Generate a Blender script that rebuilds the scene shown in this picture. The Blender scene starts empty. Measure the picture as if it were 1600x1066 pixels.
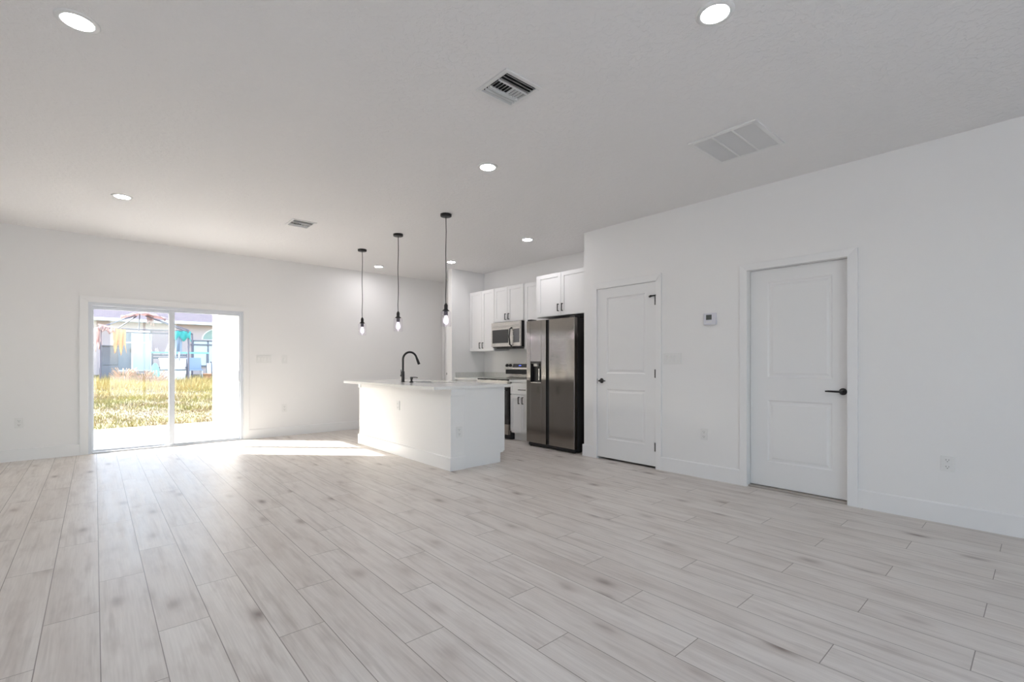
import bpy, math, random
import numpy as np
from mathutils import Vector, Matrix
random.seed(7)
scene = bpy.context.scene
C = scene.collection
PI = math.pi

# ------------------------------------------------------------------ camera
FPX, HZ, CH = 738.0, 568.0, 1.165
YAW = math.atan2(652.0, 738.0)
cam_d = bpy.data.cameras.new('camera')
cam = bpy.data.objects.new('camera', cam_d); C.objects.link(cam)
cam.location = (0, 0, CH)
cam.rotation_euler = (PI / 2, 0, -YAW)
cam_d.sensor_width = 36.0
cam_d.lens = FPX / 1600.0 * 36.0
cam_d.shift_y = (HZ - 533.0) / 1600.0
cam_d.clip_start = 0.05; cam_d.clip_end = 300
scene.camera = cam

# ------------------------------------------------------------------ view, world, sun
vs = scene.view_settings
scene.display_settings.display_device = 'sRGB'
vs.view_transform = 'Standard'; vs.look = 'None'; vs.gamma = 1.0; vs.use_curve_mapping = False
vs.exposure = 1.38

world = bpy.data.worlds.new('sky'); scene.world = world
world.use_nodes = True
wn = world.node_tree; wn.nodes.clear()
w_out = wn.nodes.new('ShaderNodeOutputWorld')
w_bg = wn.nodes.new('ShaderNodeBackground')
w_sky = wn.nodes.new('ShaderNodeTexSky')
w_sky.sky_type = 'NISHITA'; w_sky.sun_disc = False
w_sky.sun_elevation = math.radians(24.7); w_sky.sun_rotation = math.radians(-45)
w_sky.air_density = 1.0; w_sky.dust_density = 1.5; w_sky.ozone_density = 1.0
w_bg.inputs['Strength'].default_value = 0.47
w_hs = wn.nodes.new('ShaderNodeHueSaturation'); w_hs.inputs['Saturation'].default_value = 0.75
wn.links.new(w_sky.outputs[0], w_hs.inputs['Color']); wn.links.new(w_hs.outputs[0], w_bg.inputs[0]); wn.links.new(w_bg.outputs[0], w_out.inputs[0])

sun_d = bpy.data.lights.new('sun', 'SUN')
sun = bpy.data.objects.new('sun', sun_d); C.objects.link(sun)
SUN_DIR = Vector((1.0, -1.0, -0.65)).normalized()
sun.rotation_euler = SUN_DIR.to_track_quat('-Z', 'Y').to_euler()
sun.location = (-20, 30, 18)
sun_d.energy = 10.2; sun_d.angle = math.radians(0.5); sun_d.color = (1.0, 0.95, 0.88)

# Cycles quality hints (no engine / sample / size settings here)
cy = scene.cycles
cy.max_bounces = 12; cy.diffuse_bounces = 6; cy.glossy_bounces = 5; cy.transmission_bounces = 8; cy.transparent_max_bounces = 16
cy.sample_clamp_indirect = 8.0
cy.use_denoising = True

# ------------------------------------------------------------------ materials
def mat(name, col, rough=0.5, metal=0.0, emit=None, estr=0.0, spec=0.5, coat=0.0):
    m = bpy.data.materials.new(name); m.use_nodes = True
    b = m.node_tree.nodes['Principled BSDF']
    b.inputs['Base Color'].default_value = (*col, 1)
    b.inputs['Roughness'].default_value = rough
    b.inputs['Metallic'].default_value = metal
    b.inputs['Specular IOR Level'].default_value = spec
    b.inputs['Coat Weight'].default_value = coat
    if emit:
        b.inputs['Emission Color'].default_value = (*emit, 1)
        b.inputs['Emission Strength'].default_value = estr
    return m

class NT:
    """small node-tree helper"""
    def __init__(s, m):
        s.t = m.node_tree; s.n = s.t.nodes; s.b = s.n.get('Principled BSDF')
    def new(s, typ, **kw):
        o = s.n.new(typ)
        for k, v in kw.items(): setattr(o, k, v)
        return o
    def link(s, a, b): s.t.links.new(a, b)
    def math(s, op, a, b=None, c=None):
        o = s.new('ShaderNodeMath', operation=op)
        for i, v in enumerate((a, b, c)):
            if v is None: continue
            if isinstance(v, (int, float)): o.inputs[i].default_value = v
            else: s.link(v, o.inputs[i])
        return o.outputs[0]
    def ramp(s, f, stops):
        o = s.new('ShaderNodeValToRGB'); e = o.color_ramp.elements
        while len(e) < len(stops): e.new(0.5)
        for i, (p, c) in enumerate(stops):
            e[i].position = p; e[i].color = (*c, 1) if len(c) == 3 else c
        s.link(f, o.inputs[0]); return o.outputs[0]
    def noise(s, vec, scale, detail=2.0, rough=0.5):
        o = s.new('ShaderNodeTexNoise'); o.inputs['Scale'].default_value = scale
        o.inputs['Detail'].default_value = detail; o.inputs['Roughness'].default_value = rough
        s.link(vec, o.inputs['Vector']); return o.outputs['Fac']
    def bump(s, h, strength, dist):
        o = s.new('ShaderNodeBump'); o.inputs['Strength'].default_value = strength
        o.inputs['Distance'].default_value = dist; s.link(h, o.inputs['Height'])
        s.link(o.outputs[0], s.b.inputs['Normal'])
    def mix(s, f, a, b, mode='MIX'):
        o = s.new('ShaderNodeMix', data_type='RGBA', blend_type=mode)
        for sock, v in ((o.inputs[0], f), (o.inputs[6], a), (o.inputs[7], b)):
            if isinstance(v, (int, float)): sock.default_value = v
            elif isinstance(v, tuple): sock.default_value = (*v, 1)
            else: s.link(v, sock)
        return o.outputs[2]

def bumped(name, col, rough, scale, strength, dist, detail=3.0, **kw):
    m = mat(name, col, rough, **kw); n = NT(m)
    tc = n.new('ShaderNodeTexCoord')
    n.bump(n.noise(tc.outputs['Object'], scale, detail), strength, dist)
    return m

M = {}
M['wall'] = bumped('wall_paint', (0.845, 0.84, 0.835), 0.55, 90, 0.12, 0.002)
M['trim'] = bumped('trim_paint', (0.84, 0.84, 0.84), 0.32, 30, 0.02, 0.001)
M['door'] = bumped('door_paint', (0.82, 0.82, 0.82), 0.36, 40, 0.02, 0.001)
M['cabinet'] = bumped('cabinet_paint', (0.83, 0.83, 0.83), 0.38, 30, 0.02, 0.001)
M['plastic'] = mat('white_plastic', (0.80, 0.80, 0.79), 0.35)
M['plastic_shade'] = mat('grey_plastic_slots', (0.10, 0.10, 0.10), 0.5)
M['black'] = bumped('black_metal', (0.012, 0.012, 0.013), 0.38, 200, 0.02, 0.0005)
M['black_gloss'] = mat('black_glass', (0.010, 0.010, 0.012), 0.08)
M['black_plastic'] = mat('black_plastic', (0.015, 0.015, 0.016), 0.45)
M['dark_body'] = mat('dark_grey_cabinet_steel', (0.035, 0.033, 0.032), 0.5)
M['alu'] = mat('white_aluminium_frame', (0.68, 0.71, 0.76), 0.35)
M['lens'] = mat('lit_lens', (1, 1, 1), 0.5, emit=(1.0, 0.97, 0.99), estr=58.0)
M['stucco'] = bumped('white_stucco', (0.44, 0.43, 0.42), 0.8, 60, 0.3, 0.004)
M['concrete'] = bumped('pale_concrete', (0.56, 0.54, 0.52), 0.8, 40, 0.2, 0.003)
M['vent_dark'] = mat('duct_shadow', (0.02, 0.02, 0.02), 0.9)
M['sink'] = mat('sink_steel', (0.35, 0.35, 0.35), 0.3, 1.0)

# ceiling: knockdown texture
m = mat('ceiling_knockdown', (0.84, 0.83, 0.825), 0.7); n = NT(m)
tc = n.new('ShaderNodeTexCoord')
h1 = n.noise(tc.outputs['Object'], 22, 4, 0.55)
h = n.ramp(h1, [(0.46, (0, 0, 0)), (0.56, (1, 1, 1))])
n.bump(h, 0.32, 0.005)
M['ceiling'] = m

# quartz
m = mat('white_quartz', (0.82, 0.82, 0.81), 0.14); n = NT(m)
tc = n.new('ShaderNodeTexCoord')
q = n.noise(tc.outputs['Object'], 140, 3)
n.link(n.ramp(q, [(0.3, (0.74, 0.74, 0.73)), (0.6, (0.84, 0.84, 0.83))]), n.b.inputs['Base Color'])
M['quartz'] = m
m = mat('pale_stone_backsplash', (0.62, 0.62, 0.58), 0.2); n = NT(m)
tc = n.new('ShaderNodeTexCoord')
q = n.noise(tc.outputs['Object'], 60, 3)
n.link(n.ramp(q, [(0.3, (0.60, 0.60, 0.57)), (0.6, (0.70, 0.70, 0.67))]), n.b.inputs['Base Color'])
M['splash'] = m

# brushed stainless steel
def steel(name, col, rough):
    m = mat(name, col, rough, 1.0); n = NT(m)
    tc = n.new('ShaderNodeTexCoord')
    mp = n.new('ShaderNodeMapping'); mp.inputs['Scale'].default_value = (6, 6, 400)
    n.link(tc.outputs['Object'], mp.inputs[0])
    f = n.noise(mp.outputs[0], 1.0, 2)
    n.bump(f, 0.05, 0.001)
    n.link(n.ramp(f, [(0.3, (rough - .05,) * 3), (0.7, (rough + .05,) * 3)]), n.b.inputs['Roughness'])
    return m
M['steel'] = steel('brushed_stainless', (0.33, 0.305, 0.28), 0.12)
M['steel_light'] = steel('brushed_stainless_light', (0.68, 0.66, 0.63), 0.28)

# thin clear glass: mostly see-through with a fresnel reflection
def glass(name, tint, base_refl=0.04, rough=0.01):
    m = bpy.data.materials.new(name); m.use_nodes = True
    t = m.node_tree; t.nodes.clear()
    out = t.nodes.new('ShaderNodeOutputMaterial'); mx = t.nodes.new('ShaderNodeMixShader')
    tr = t.nodes.new('ShaderNodeBsdfTransparent'); tr.inputs[0].default_value = (*tint, 1)
    gl = t.nodes.new('ShaderNodeBsdfGlossy'); gl.inputs['Roughness'].default_value = rough
    lw = t.nodes.new('ShaderNodeLayerWeight'); lw.inputs[0].default_value = 0.5
    p5 = t.nodes.new('ShaderNodeMath'); p5.operation = 'POWER'; p5.inputs[1].default_value = 5.0
    fr = t.nodes.new('ShaderNodeMath'); fr.operation = 'MULTIPLY_ADD'; fr.inputs[1].default_value = 0.55; fr.inputs[2].default_value = base_refl
    t.links.new(lw.outputs['Facing'], p5.inputs[0]); t.links.new(p5.outputs[0], fr.inputs[0])
    t.links.new(fr.outputs[0], mx.inputs[0]); t.links.new(tr.outputs[0], mx.inputs[1])
    t.links.new(gl.outputs[0], mx.inputs[2]); t.links.new(mx.outputs[0], out.inputs[0])
    return m
M['pane'] = glass('window_glass', (0.97, 0.985, 0.99))
M['jar'] = glass('clear_jar_glass', (0.96, 0.95, 0.97))
m = glass('lit_bulb_glass', (0.95, 0.92, 0.98))
t = m.node_tree
em = t.nodes.new('ShaderNodeEmission'); em.inputs[0].default_value = (0.93, 0.86, 1.0, 1); em.inputs[1].default_value = 0.22
ad = t.nodes.new('ShaderNodeAddShader'); outn = [x for x in t.nodes if x.type == 'OUTPUT_MATERIAL'][0]
mxn = [x for x in t.nodes if x.type == 'MIX_SHADER'][0]
t.links.new(mxn.outputs[0], ad.inputs[0]); t.links.new(em.outputs[0], ad.inputs[1]); t.links.new(ad.outputs[0], outn.inputs[0])
M['bulb'] = m
M['filament'] = mat('glowing_filament', (1, 1, 1), 0.5, emit=(1.0, 0.93, 1.0), estr=10.0)
M['display_blue'] = mat('blue_clock_display', (0.02, 0.02, 0.05), 0.2, emit=(0.12, 0.2, 1.0), estr=0.5)
M['lcd'] = mat('grey_lcd', (0.10, 0.11, 0.10), 0.3)

# plank floor
PW, PL, PX0, PY0 = 0.19, 1.18, 0.017, 3.338
m = mat('grey_oak_planks', (0.6, 0.56, 0.52), 0.3, spec=0.42); n = NT(m)
tc = n.new('ShaderNodeTexCoord'); sp = n.new('ShaderNodeSeparateXYZ'); n.link(tc.outputs['Object'], sp.inputs[0])
X, Y = sp.outputs[0], sp.outputs[1]
xs = n.math('DIVIDE', n.math('SUBTRACT', X, PX0), PW)
k = n.math('FLOOR', xs); fx = n.math('SUBTRACT', xs, k)
ys = n.math('SUBTRACT', n.math('DIVIDE', n.math('SUBTRACT', Y, PY0), PL), n.math('MULTIPLY', k, 1 / 3.0))
j = n.math('FLOOR', ys); fy = n.math('SUBTRACT', ys, j)
cid = n.new('ShaderNodeCombineXYZ'); n.link(k, cid.inputs[0]); n.link(j, cid.inputs[1])
wn_ = n.new('ShaderNodeTexWhiteNoise', noise_dimensions='3D'); n.link(cid.outputs[0], wn_.inputs['Vector'])
rnd = wn_.outputs['Value']; rcol = n.new('ShaderNodeSeparateColor'); n.link(wn_.outputs['Color'], rcol.inputs[0])
# grain space: plank-local, jumped per plank
def grain_vec(sx, sy, jump):
    c = n.new('ShaderNodeCombineXYZ')
    n.link(n.math('MULTIPLY', X, sx), c.inputs[0])
    n.link(n.math('MULTIPLY', Y, sy), c.inputs[1])
    n.link(n.math('MULTIPLY', rnd, jump), c.inputs[2])
    return c.outputs[0]
fine = n.noise(grain_vec(120, 4, 40), 1.0, 4, 0.6)
mid = n.noise(grain_vec(18, 0.75, 60), 1.0, 3, 0.55)
cloud = n.noise(grain_vec(6, 1.6, 33), 1.0, 2, 0.5)
blot = n.noise(grain_vec(14, 2.9, 90), 1.0, 3.0, 0.62)
crack = n.noise(grain_vec(34, 1.3, 120), 1.0, 2.0, 0.55)
vor = n.new('ShaderNodeTexVoronoi'); n.link(grain_vec(5.2, 2.3, 75), vor.inputs['Vector']); vor.inputs['Scale'].default_value = 1.0
warp = n.math('ADD', vor.outputs['Distance'], n.math('MULTIPLY', n.math('SUBTRACT', blot, 0.5), 0.30))
base = n.mix(rnd, (0.650, 0.598, 0.553), (0.725, 0.680, 0.637))
base = n.mix(n.math('MULTIPLY', n.ramp(cloud, [(0.36, (0, 0, 0)), (0.66, (1, 1, 1))]), 0.6), base, (0.755, 0.720, 0.680))
base = n.mix(n.math('MULTIPLY', n.ramp(mid, [(0.34, (1, 1, 1)), (0.54, (0, 0, 0))]), 0.34), base, (0.525, 0.470, 0.430))
base = n.mix(n.math('MULTIPLY', n.ramp(fine, [(0.38, (1, 1, 1)), (0.60, (0, 0, 0))]), 0.22), base, (0.45, 0.405, 0.37))
base = n.mix(n.math('MULTIPLY', n.ramp(blot, [(0.50, (0, 0, 0)), (0.74, (1, 1, 1))]), 0.44), base, (0.40, 0.345, 0.31))
base = n.mix(n.math('MULTIPLY', n.ramp(crack, [(0.55, (0, 0, 0)), (0.74, (1, 1, 1))]), 0.40), base, (0.36, 0.31, 0.28))
vsep = n.new('ShaderNodeSeparateColor'); n.link(vor.outputs['Color'], vsep.inputs[0])
has_knot = n.ramp(vsep.outputs[0], [(0.22, (0, 0, 0)), (0.5, (1, 1, 1))])
halo = n.math('MULTIPLY', n.math('SMOOTH_MIN', 1.0, n.math('POWER', n.math('MAXIMUM', n.math('SUBTRACT', 1.0, n.math('MULTIPLY', warp, 2.3)), 0.0), 2.0), 0.1), has_knot)
base = n.mix(n.math('MULTIPLY', halo, 0.75), base, (0.40, 0.335, 0.30))
knot = n.math('MULTIPLY', n.math('POWER', n.math('MAXIMUM', n.math('SUBTRACT', 1.0, n.math('MULTIPLY', warp, 4.6)), 0.0), 1.5), has_knot)
base = n.mix(n.math('MULTIPLY', knot, 0.9), base, (0.20, 0.155, 0.135))
ex = n.math('MULTIPLY', n.math('MINIMUM', fx, n.math('SUBTRACT', 1.0, fx)), PW)
ey = n.math('MULTIPLY', n.math('MINIMUM', fy, n.math('SUBTRACT', 1.0, fy)), PL)
edge = n.math('MINIMUM', ex, ey)
seam = n.math('LESS_THAN', edge, 0.0018)
base = n.mix(n.math('MULTIPLY', seam, 0.82), base, (0.20, 0.17, 0.15))
n.link(base, n.b.inputs['Base Color'])
n.link(n.ramp(mid, [(0.2, (0.34,) * 3), (0.8, (0.46,) * 3)]), n.b.inputs['Roughness'])
hgt = n.math('ADD', n.math('MULTIPLY', fine, 0.25), n.math('MULTIPLY', n.math('MINIMUM', edge, 0.004), 250))
n.bump(hgt, 0.18, 0.0012)
M['floor'] = m

# outdoors
m = mat('dry_lawn_soil', (0.5, 0.44, 0.2), 0.95); n = NT(m)
tc = n.new('ShaderNodeTexCoord')
g1 = n.noise(tc.outputs['Object'], 0.9, 5, 0.65); g2 = n.noise(tc.outputs['Object'], 9, 4, 0.7)
cg = n.ramp(g1, [(0.35, (0.14, 0.10, 0.072)), (0.48, (0.21, 0.165, 0.075)), (0.66, (0.18, 0.18, 0.058))])
n.link(n.mix(0.45, cg, n.ramp(g2, [(0.35, (0.18, 0.14, 0.11)), (0.65, (0.26, 0.215, 0.11))])), n.b.inputs['Base Color'])
n.bump(g2, 0.6, 0.05)
M['lawn'] = m
m = mat('dry_grass_blades', (0.6, 0.52, 0.2), 0.8); n = NT(m)
tc = n.new('ShaderNodeTexCoord')
g1 = n.noise(tc.outputs['Object'], 0.8, 4, 0.6)
cgr = n.ramp(g1, [(0.36, (0.26, 0.18, 0.10)), (0.5, (0.28, 0.225, 0.08)), (0.64, (0.235, 0.23, 0.06))])
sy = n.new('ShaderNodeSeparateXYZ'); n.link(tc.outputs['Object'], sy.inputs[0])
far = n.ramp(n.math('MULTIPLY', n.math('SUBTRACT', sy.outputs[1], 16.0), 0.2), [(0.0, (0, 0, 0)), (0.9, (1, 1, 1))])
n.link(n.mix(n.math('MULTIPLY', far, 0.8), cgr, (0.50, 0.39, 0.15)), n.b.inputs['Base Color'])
M['grass'] = m
M['straw'] = bumped('dry_straw', (0.42, 0.28, 0.20), 0.8, 30, 0.1, 0.002)
m = mat('roof_shingles', (0.3, 0.25, 0.27), 0.9); n = NT(m)
tc = n.new('ShaderNodeTexCoord')
br = n.new('ShaderNodeTexBrick'); br.inputs['Scale'].default_value = 3.0
br.inputs['Color1'].default_value = (0.21, 0.165, 0.18, 1); br.inputs['Color2'].default_value = (0.16, 0.13, 0.155, 1)
br.inputs['Mortar'].default_value = (0.10, 0.085, 0.10, 1); br.inputs['Mortar Size'].default_value = 0.02
n.link(tc.outputs['Object'], br.inputs['Vector']); n.link(br.outputs['Color'], n.b.inputs['Base Color'])
M['shingle'] = m
M['house_wall'] = bumped('beige_stucco', (0.53, 0.44, 0.43), 0.85, 40, 0.3, 0.004)
M['fascia'] = mat('pale_fascia', (0.78, 0.80, 0.80), 0.5)
M['nb_glass'] = mat('grey_blue_glazing', (0.20, 0.24, 0.29), 0.12)
M['nb_glass_pale'] = mat('pale_curtained_glazing', (0.58, 0.64, 0.68), 0.3)
M['nb_arch'] = mat('green_grey_glazing', (0.22, 0.32, 0.30), 0.15)
M['slate'] = bumped('slate_grey_panel', (0.17, 0.18, 0.21), 0.6, 20, 0.1, 0.002)
M['pole'] = mat('grey_gazebo_tube', (0.16, 0.15, 0.19), 0.5, 0.3)
M['rag_pink'] = bumped('faded_pink_fabric', (0.68, 0.52, 0.50), 0.9, 20, 0.4, 0.01)
M['rag_orange'] = bumped('faded_orange_fabric', (0.72, 0.46, 0.28), 0.9, 20, 0.4, 0.01)
M['rag_teal'] = bumped('teal_fabric', (0.12, 0.58, 0.56), 0.9, 20, 0.4, 0.01)
for q in ('rag_pink', 'rag_orange', 'rag_teal'):
    t = M[q].node_tree; pb = t.nodes['Principled BSDF']; ou = t.nodes['Material Output']
    tl = t.nodes.new('ShaderNodeBsdfTranslucent'); tl.inputs[0].default_value = pb.inputs['Base Color'].default_value
    mx = t.nodes.new('ShaderNodeMixShader'); mx.inputs[0].default_value = 0.45
    t.links.new(pb.outputs[0], mx.inputs[1]); t.links.new(tl.outputs[0], mx.inputs[2]); t.links.new(mx.outputs[0], ou.inputs[0])
M['net'] = glass('sheer_mosquito_net', (0.80, 0.78, 0.84), rough=0.6)
M['tote_white'] = mat('white_tote_plastic', (0.80, 0.82, 0.82), 0.5)
M['tote_teal'] = mat('teal_tarpaulin', (0.25, 0.68, 0.66), 0.6)
M['chair_blue'] = bumped('grey_blue_sling', (0.28, 0.35, 0.45), 0.7, 60, 0.2, 0.002)
M['terracotta'] = bumped('terracotta_clay', (0.60, 0.33, 0.20), 0.8, 30, 0.1, 0.002)

# ------------------------------------------------------------------ geometry helpers
class MB:
    """collects primitives and links them as ONE mesh object"""
    def __init__(s): s.v = []; s.f = []; s.sm = []
    def add(s, v, f, smooth=False):
        o = len(s.v); s.v += [tuple(p) for p in v]
        for q in f: s.f.append([i + o for i in q]); s.sm.append(smooth)
        return s
    def box(s, x0, x1, y0, y1, z0, z1):
        x0, x1 = min(x0, x1), max(x0, x1); y0, y1 = min(y0, y1), max(y0, y1); z0, z1 = min(z0, z1), max(z0, z1)
        v = [(x0, y0, z0), (x1, y0, z0), (x1, y1, z0), (x0, y1, z0), (x0, y0, z1), (x1, y0, z1), (x1, y1, z1), (x0, y1, z1)]
        return s.add(v, [(0, 3, 2, 1), (4, 5, 6, 7), (0, 1, 5, 4), (1, 2, 6, 5), (2, 3, 7, 6), (3, 0, 4, 7)])
    def hexa(s, lo, hi):
        """lo, hi: 4 points each, same winding"""
        return s.add(list(lo) + list(hi), [(0, 3, 2, 1), (4, 5, 6, 7), (0, 1, 5, 4), (1, 2, 6, 5), (2, 3, 7, 6), (3, 0, 4, 7)])
    def tube(s, pts, r, seg=12, caps=True):
        pts = [Vector(p) for p in pts]
        rs = r if isinstance(r, (list, tuple)) else [r] * len(pts)
        rings = []; prev = None
        for i, p in enumerate(pts):
            d = (pts[min(i + 1, len(pts) - 1)] - pts[max(i - 1, 0)]).normalized()
            if prev is None:
                a = Vector((0, 0, 1)) if abs(d.z) < 0.9 else Vector((1, 0, 0))
                u = d.cross(a).normalized()
            else:
                u = (prev - d * prev.dot(d)).normalized()
            prev = u; w = d.cross(u)
            rings.append([p + (u * math.cos(2 * PI * q / seg) + w * math.sin(2 * PI * q / seg)) * rs[i] for q in range(seg)])
        v = [q for g in rings for q in g]; f = []
        for i in range(len(pts) - 1):
            for q in range(seg):
                a, b = i * seg + q, i * seg + (q + 1) % seg
                f.append((a, b, b + seg, a + seg))
        s.add(v, f, True)
        if caps:
            s.add(rings[0], [tuple(range(seg))[::-1]]); s.add(rings[-1], [tuple(range(seg))])
        return s
    def lathe(s, prof, seg=32, axis='z', at=(0, 0, 0), smooth=True):
        """prof: list of (r, h) along the axis"""
        v = []; f = []
        for r, h in prof:
            for q in range(seg):
                a = 2 * PI * q / seg; c, d = r * math.cos(a), r * math.sin(a)
                p = (c, d, h) if axis == 'z' else ((h, c, d) if axis == 'x' else (d, h, c))
                v.append((p[0] + at[0], p[1] + at[1], p[2] + at[2]))
        for i in range(len(prof) - 1):
            for q in range(seg):
                a, b = i * seg + q, i * seg + (q + 1) % seg
                f.append((a, b, b + seg, a + seg))
        return s.add(v, f, smooth)
    def prism(s, poly, axis, a, b):
        """extrude a 2-D outline along an axis from a to b"""
        def P(u, w, t): return (t, u, w) if axis == 'x' else ((u, t, w) if axis == 'y' else (u, w, t))
        nn = len(poly)
        v = [P(u, w, a) for u, w in poly] + [P(u, w, b) for u, w in poly]
        f = [tuple(range(nn))[::-1], tuple(range(nn, 2 * nn))] + [(i, (i + 1) % nn, (i + 1) % nn + nn, i + nn) for i in range(nn)]
        return s.add(v, f)
    def ball(s, c, r, seg=16, rings=10, sx=1, sy=1, sz=1):
        prof = [(max(1e-4, math.sin(PI * i / rings)), -math.cos(PI * i / rings)) for i in range(rings + 1)]
        v = []; f = []
        for pr, h in prof:
            for q in range(seg):
                a = 2 * PI * q / seg
                v.append((c[0] + r * sx * pr * math.cos(a), c[1] + r * sy * pr * math.sin(a), c[2] + r * sz * h))
        for i in range(rings):
            for q in range(seg):
                a, b = i * seg + q, i * seg + (q + 1) % seg
                f.append((a, b, b + seg, a + seg))
        return s.add(v, f, True)
    def build(s, name, material, parent=None, origin=(0, 0, 0), bevel=0.0, seg=2):
        me = bpy.data.meshes.new(name)
        ox, oy, oz = origin
        me.from_pydata([(x - ox, y - oy, z - oz) for x, y, z in s.v], [], s.f)
        me.validate(); me.update()
        if len(me.polygons) == len(s.sm): me.polygons.foreach_set('use_smooth', s.sm)
        import bmesh
        bm = bmesh.new(); bm.from_mesh(me); bmesh.ops.recalc_face_normals(bm, faces=bm.faces); bm.to_mesh(me); bm.free()
        if material is not None: me.materials.append(material)
        o = bpy.data.objects.new(name, me); C.objects.link(o)
        if parent is not None: o.parent = parent
        else: o.location = origin
        if bevel:
            b = o.modifiers.new('edge', 'BEVEL'); b.width = bevel; b.segments = seg
            b.limit_method = 'ANGLE'; b.angle_limit = math.radians(40)
        return o

def tag(o, label=None, cat=None, group=None, kind=None):
    if label: o['label'] = label
    if cat: o['category'] = cat
    if group: o['group'] = group
    if kind: o['kind'] = kind
    return o

class Thing:
    """an Empty at the thing's base; parts are given in world (or local) coordinates"""
    def __init__(s, name, label, cat, loc=(0, 0, 0), rz=0.0, group=None, local=False, kind=None):
        s.o = bpy.data.objects.new(name, None); C.objects.link(s.o)
        s.o.empty_display_size = 0.1
        s.o.location = loc; s.o.rotation_euler = (0, 0, rz)
        s.org = (0, 0, 0) if local else loc
        tag(s.o, label, cat, group, kind)
    def part(s, name, mb, material, parent=None, bevel=0.0, seg=2, label=None):
        o = mb.build(name, material, parent or s.o, s.org, bevel, seg)
        if label: o['label'] = label
        return o

def copy_tree(o, parent=None):
    c = o.copy(); C.objects.link(c)
    if parent is not None: c.parent = parent
    for ch in list(o.children): copy_tree(ch, c)
    return c

def struct(name, mb, material, bevel=0.0, label=None, origin=(0, 0, 0)):
    o = mb.build(name, material, None, origin, bevel); o['kind'] = 'structure'
    if label: o['label'] = label
    return o

# ------------------------------------------------------------------ room dimensions
XR, YB, H = 4.64, 8.125, 2.815          # right wall, back wall, ceiling
XK, YW, YC = 5.385, 6.87, 3.875         # kitchen back wall, kitchen end wall, end of the right wall
XL, YN = -1.7, -2.8                     # left wall, rear wall (both outside the frame)
XH = 5.30                               # end of the little hall
WT = 0.12; XE = XK + 0.12
D1 = (2.849, 3.663, 2.073)              # pantry door opening y0,y1,top
D2 = (1.083, 1.878, 2.042)              # second door
SL = (-0.061, 1.70, 1.955)              # sliding door opening x0,x1,top

struct('floor', MB().box(XL - .2, XE, YN - .2, YB + .12, -0.12, 0), M['floor'])
struct('ceiling', MB().box(XL - .2, XE, YN - .2, YB + .2, H, H + .15), M['ceiling'])
# back wall with the sliding-door opening
mb = MB().box(XL, SL[0], YB, YB + .2, 0, H).box(SL[1], XE, YB, YB + .2, 0, H).box(SL[0], SL[1], YB, YB + .2, SL[2], H)
struct('wall_back', mb, M['wall'])
# right wall with two door openings and its return into the kitchen
mb = MB()
mb.box(XR, XR + WT, YN, D2[0], 0, H).box(XR, XR + WT, D2[1], D1[0], 0, H)
mb.box(XR, XR + WT, D1[1], YC - WT, 0, H).box(XR, XR + WT, D2[0], D2[1], D2[2], H).box(XR, XR + WT, D1[0], D1[1], D1[2], H)
mb.box(XR, XK, YC - WT, YC, 0, H)
struct('wall_right', mb, M['wall'])
struct('wall_kitchen', MB().box(XK, XE, YN, YB, 0, H), M['wall'])
struct('wall_kitchen_end', MB().box(4.67, XK, YW, YW + WT, 0, H), M['wall'])
struct('wall_hall', MB().box(XH, XK, YW + WT, YB, 0, H), M['wall'])
struct('wall_left', MB().box(XL - .2, XL, YN - .2, YB + .2, 0, H), M['wall'])
# rear wall (behind the camera) with two window openings
WIN = [(-1.55, 0.1), (0.3, 2.1)]; WZ = (0.08, 2.62)
mb = MB(); xs = [XL] + [q for w in WIN for q in w] + [XE]
for a, b in zip(xs[0::2], xs[1::2]): mb.box(a, b, YN - .2, YN, 0, H)
for a, b in WIN: mb.box(a, b, YN - .2, YN, 0, WZ[0]).box(a, b, YN - .2, YN, WZ[1], H)
struct('wall_rear', mb, M['wall'])
for i, (a, b) in enumerate(WIN):
    mb = MB()
    for q in ((a, a + .06, WZ[0], WZ[1]), (b - .06, b, WZ[0], WZ[1]), (a, b, WZ[0], WZ[0] + .06), (a, b, WZ[1] - .06, WZ[1]), ((a + b) / 2 - .03, (a + b) / 2 + .03, WZ[0], WZ[1])):
        mb.box(q[0], q[1], YN - .14, YN - .06, q[2], q[3])
    o = struct('window_%d' % (i + 1), mb, M['alu'])
    MB().box(a + .05, b - .05, YN - .105, YN - .1, WZ[0] + .05, WZ[1] - .05).build('pane', M['pane'], o)

# portals: sampling guides for the daylight entering the openings
def portal(name, loc, rot, sx, sz):
    d = bpy.data.lights.new(name, 'AREA'); d.shape = 'RECTANGLE'; d.size = sx; d.size_y = sz
    d.cycles.is_portal = True
    o = bpy.data.objects.new(name, d); C.objects.link(o); o.location = loc; o.rotation_euler = rot
portal('daylight_portal', ((SL[0] + SL[1]) / 2, YB + .26, SL[2] / 2), (-PI / 2, 0, 0), SL[1] - SL[0], SL[2])
for a, b in WIN: portal('daylight_portal', ((a + b) / 2, YN - .22, (WZ[0] + WZ[1]) / 2), (PI / 2, 0, 0), b - a, WZ[1] - WZ[0])

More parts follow.
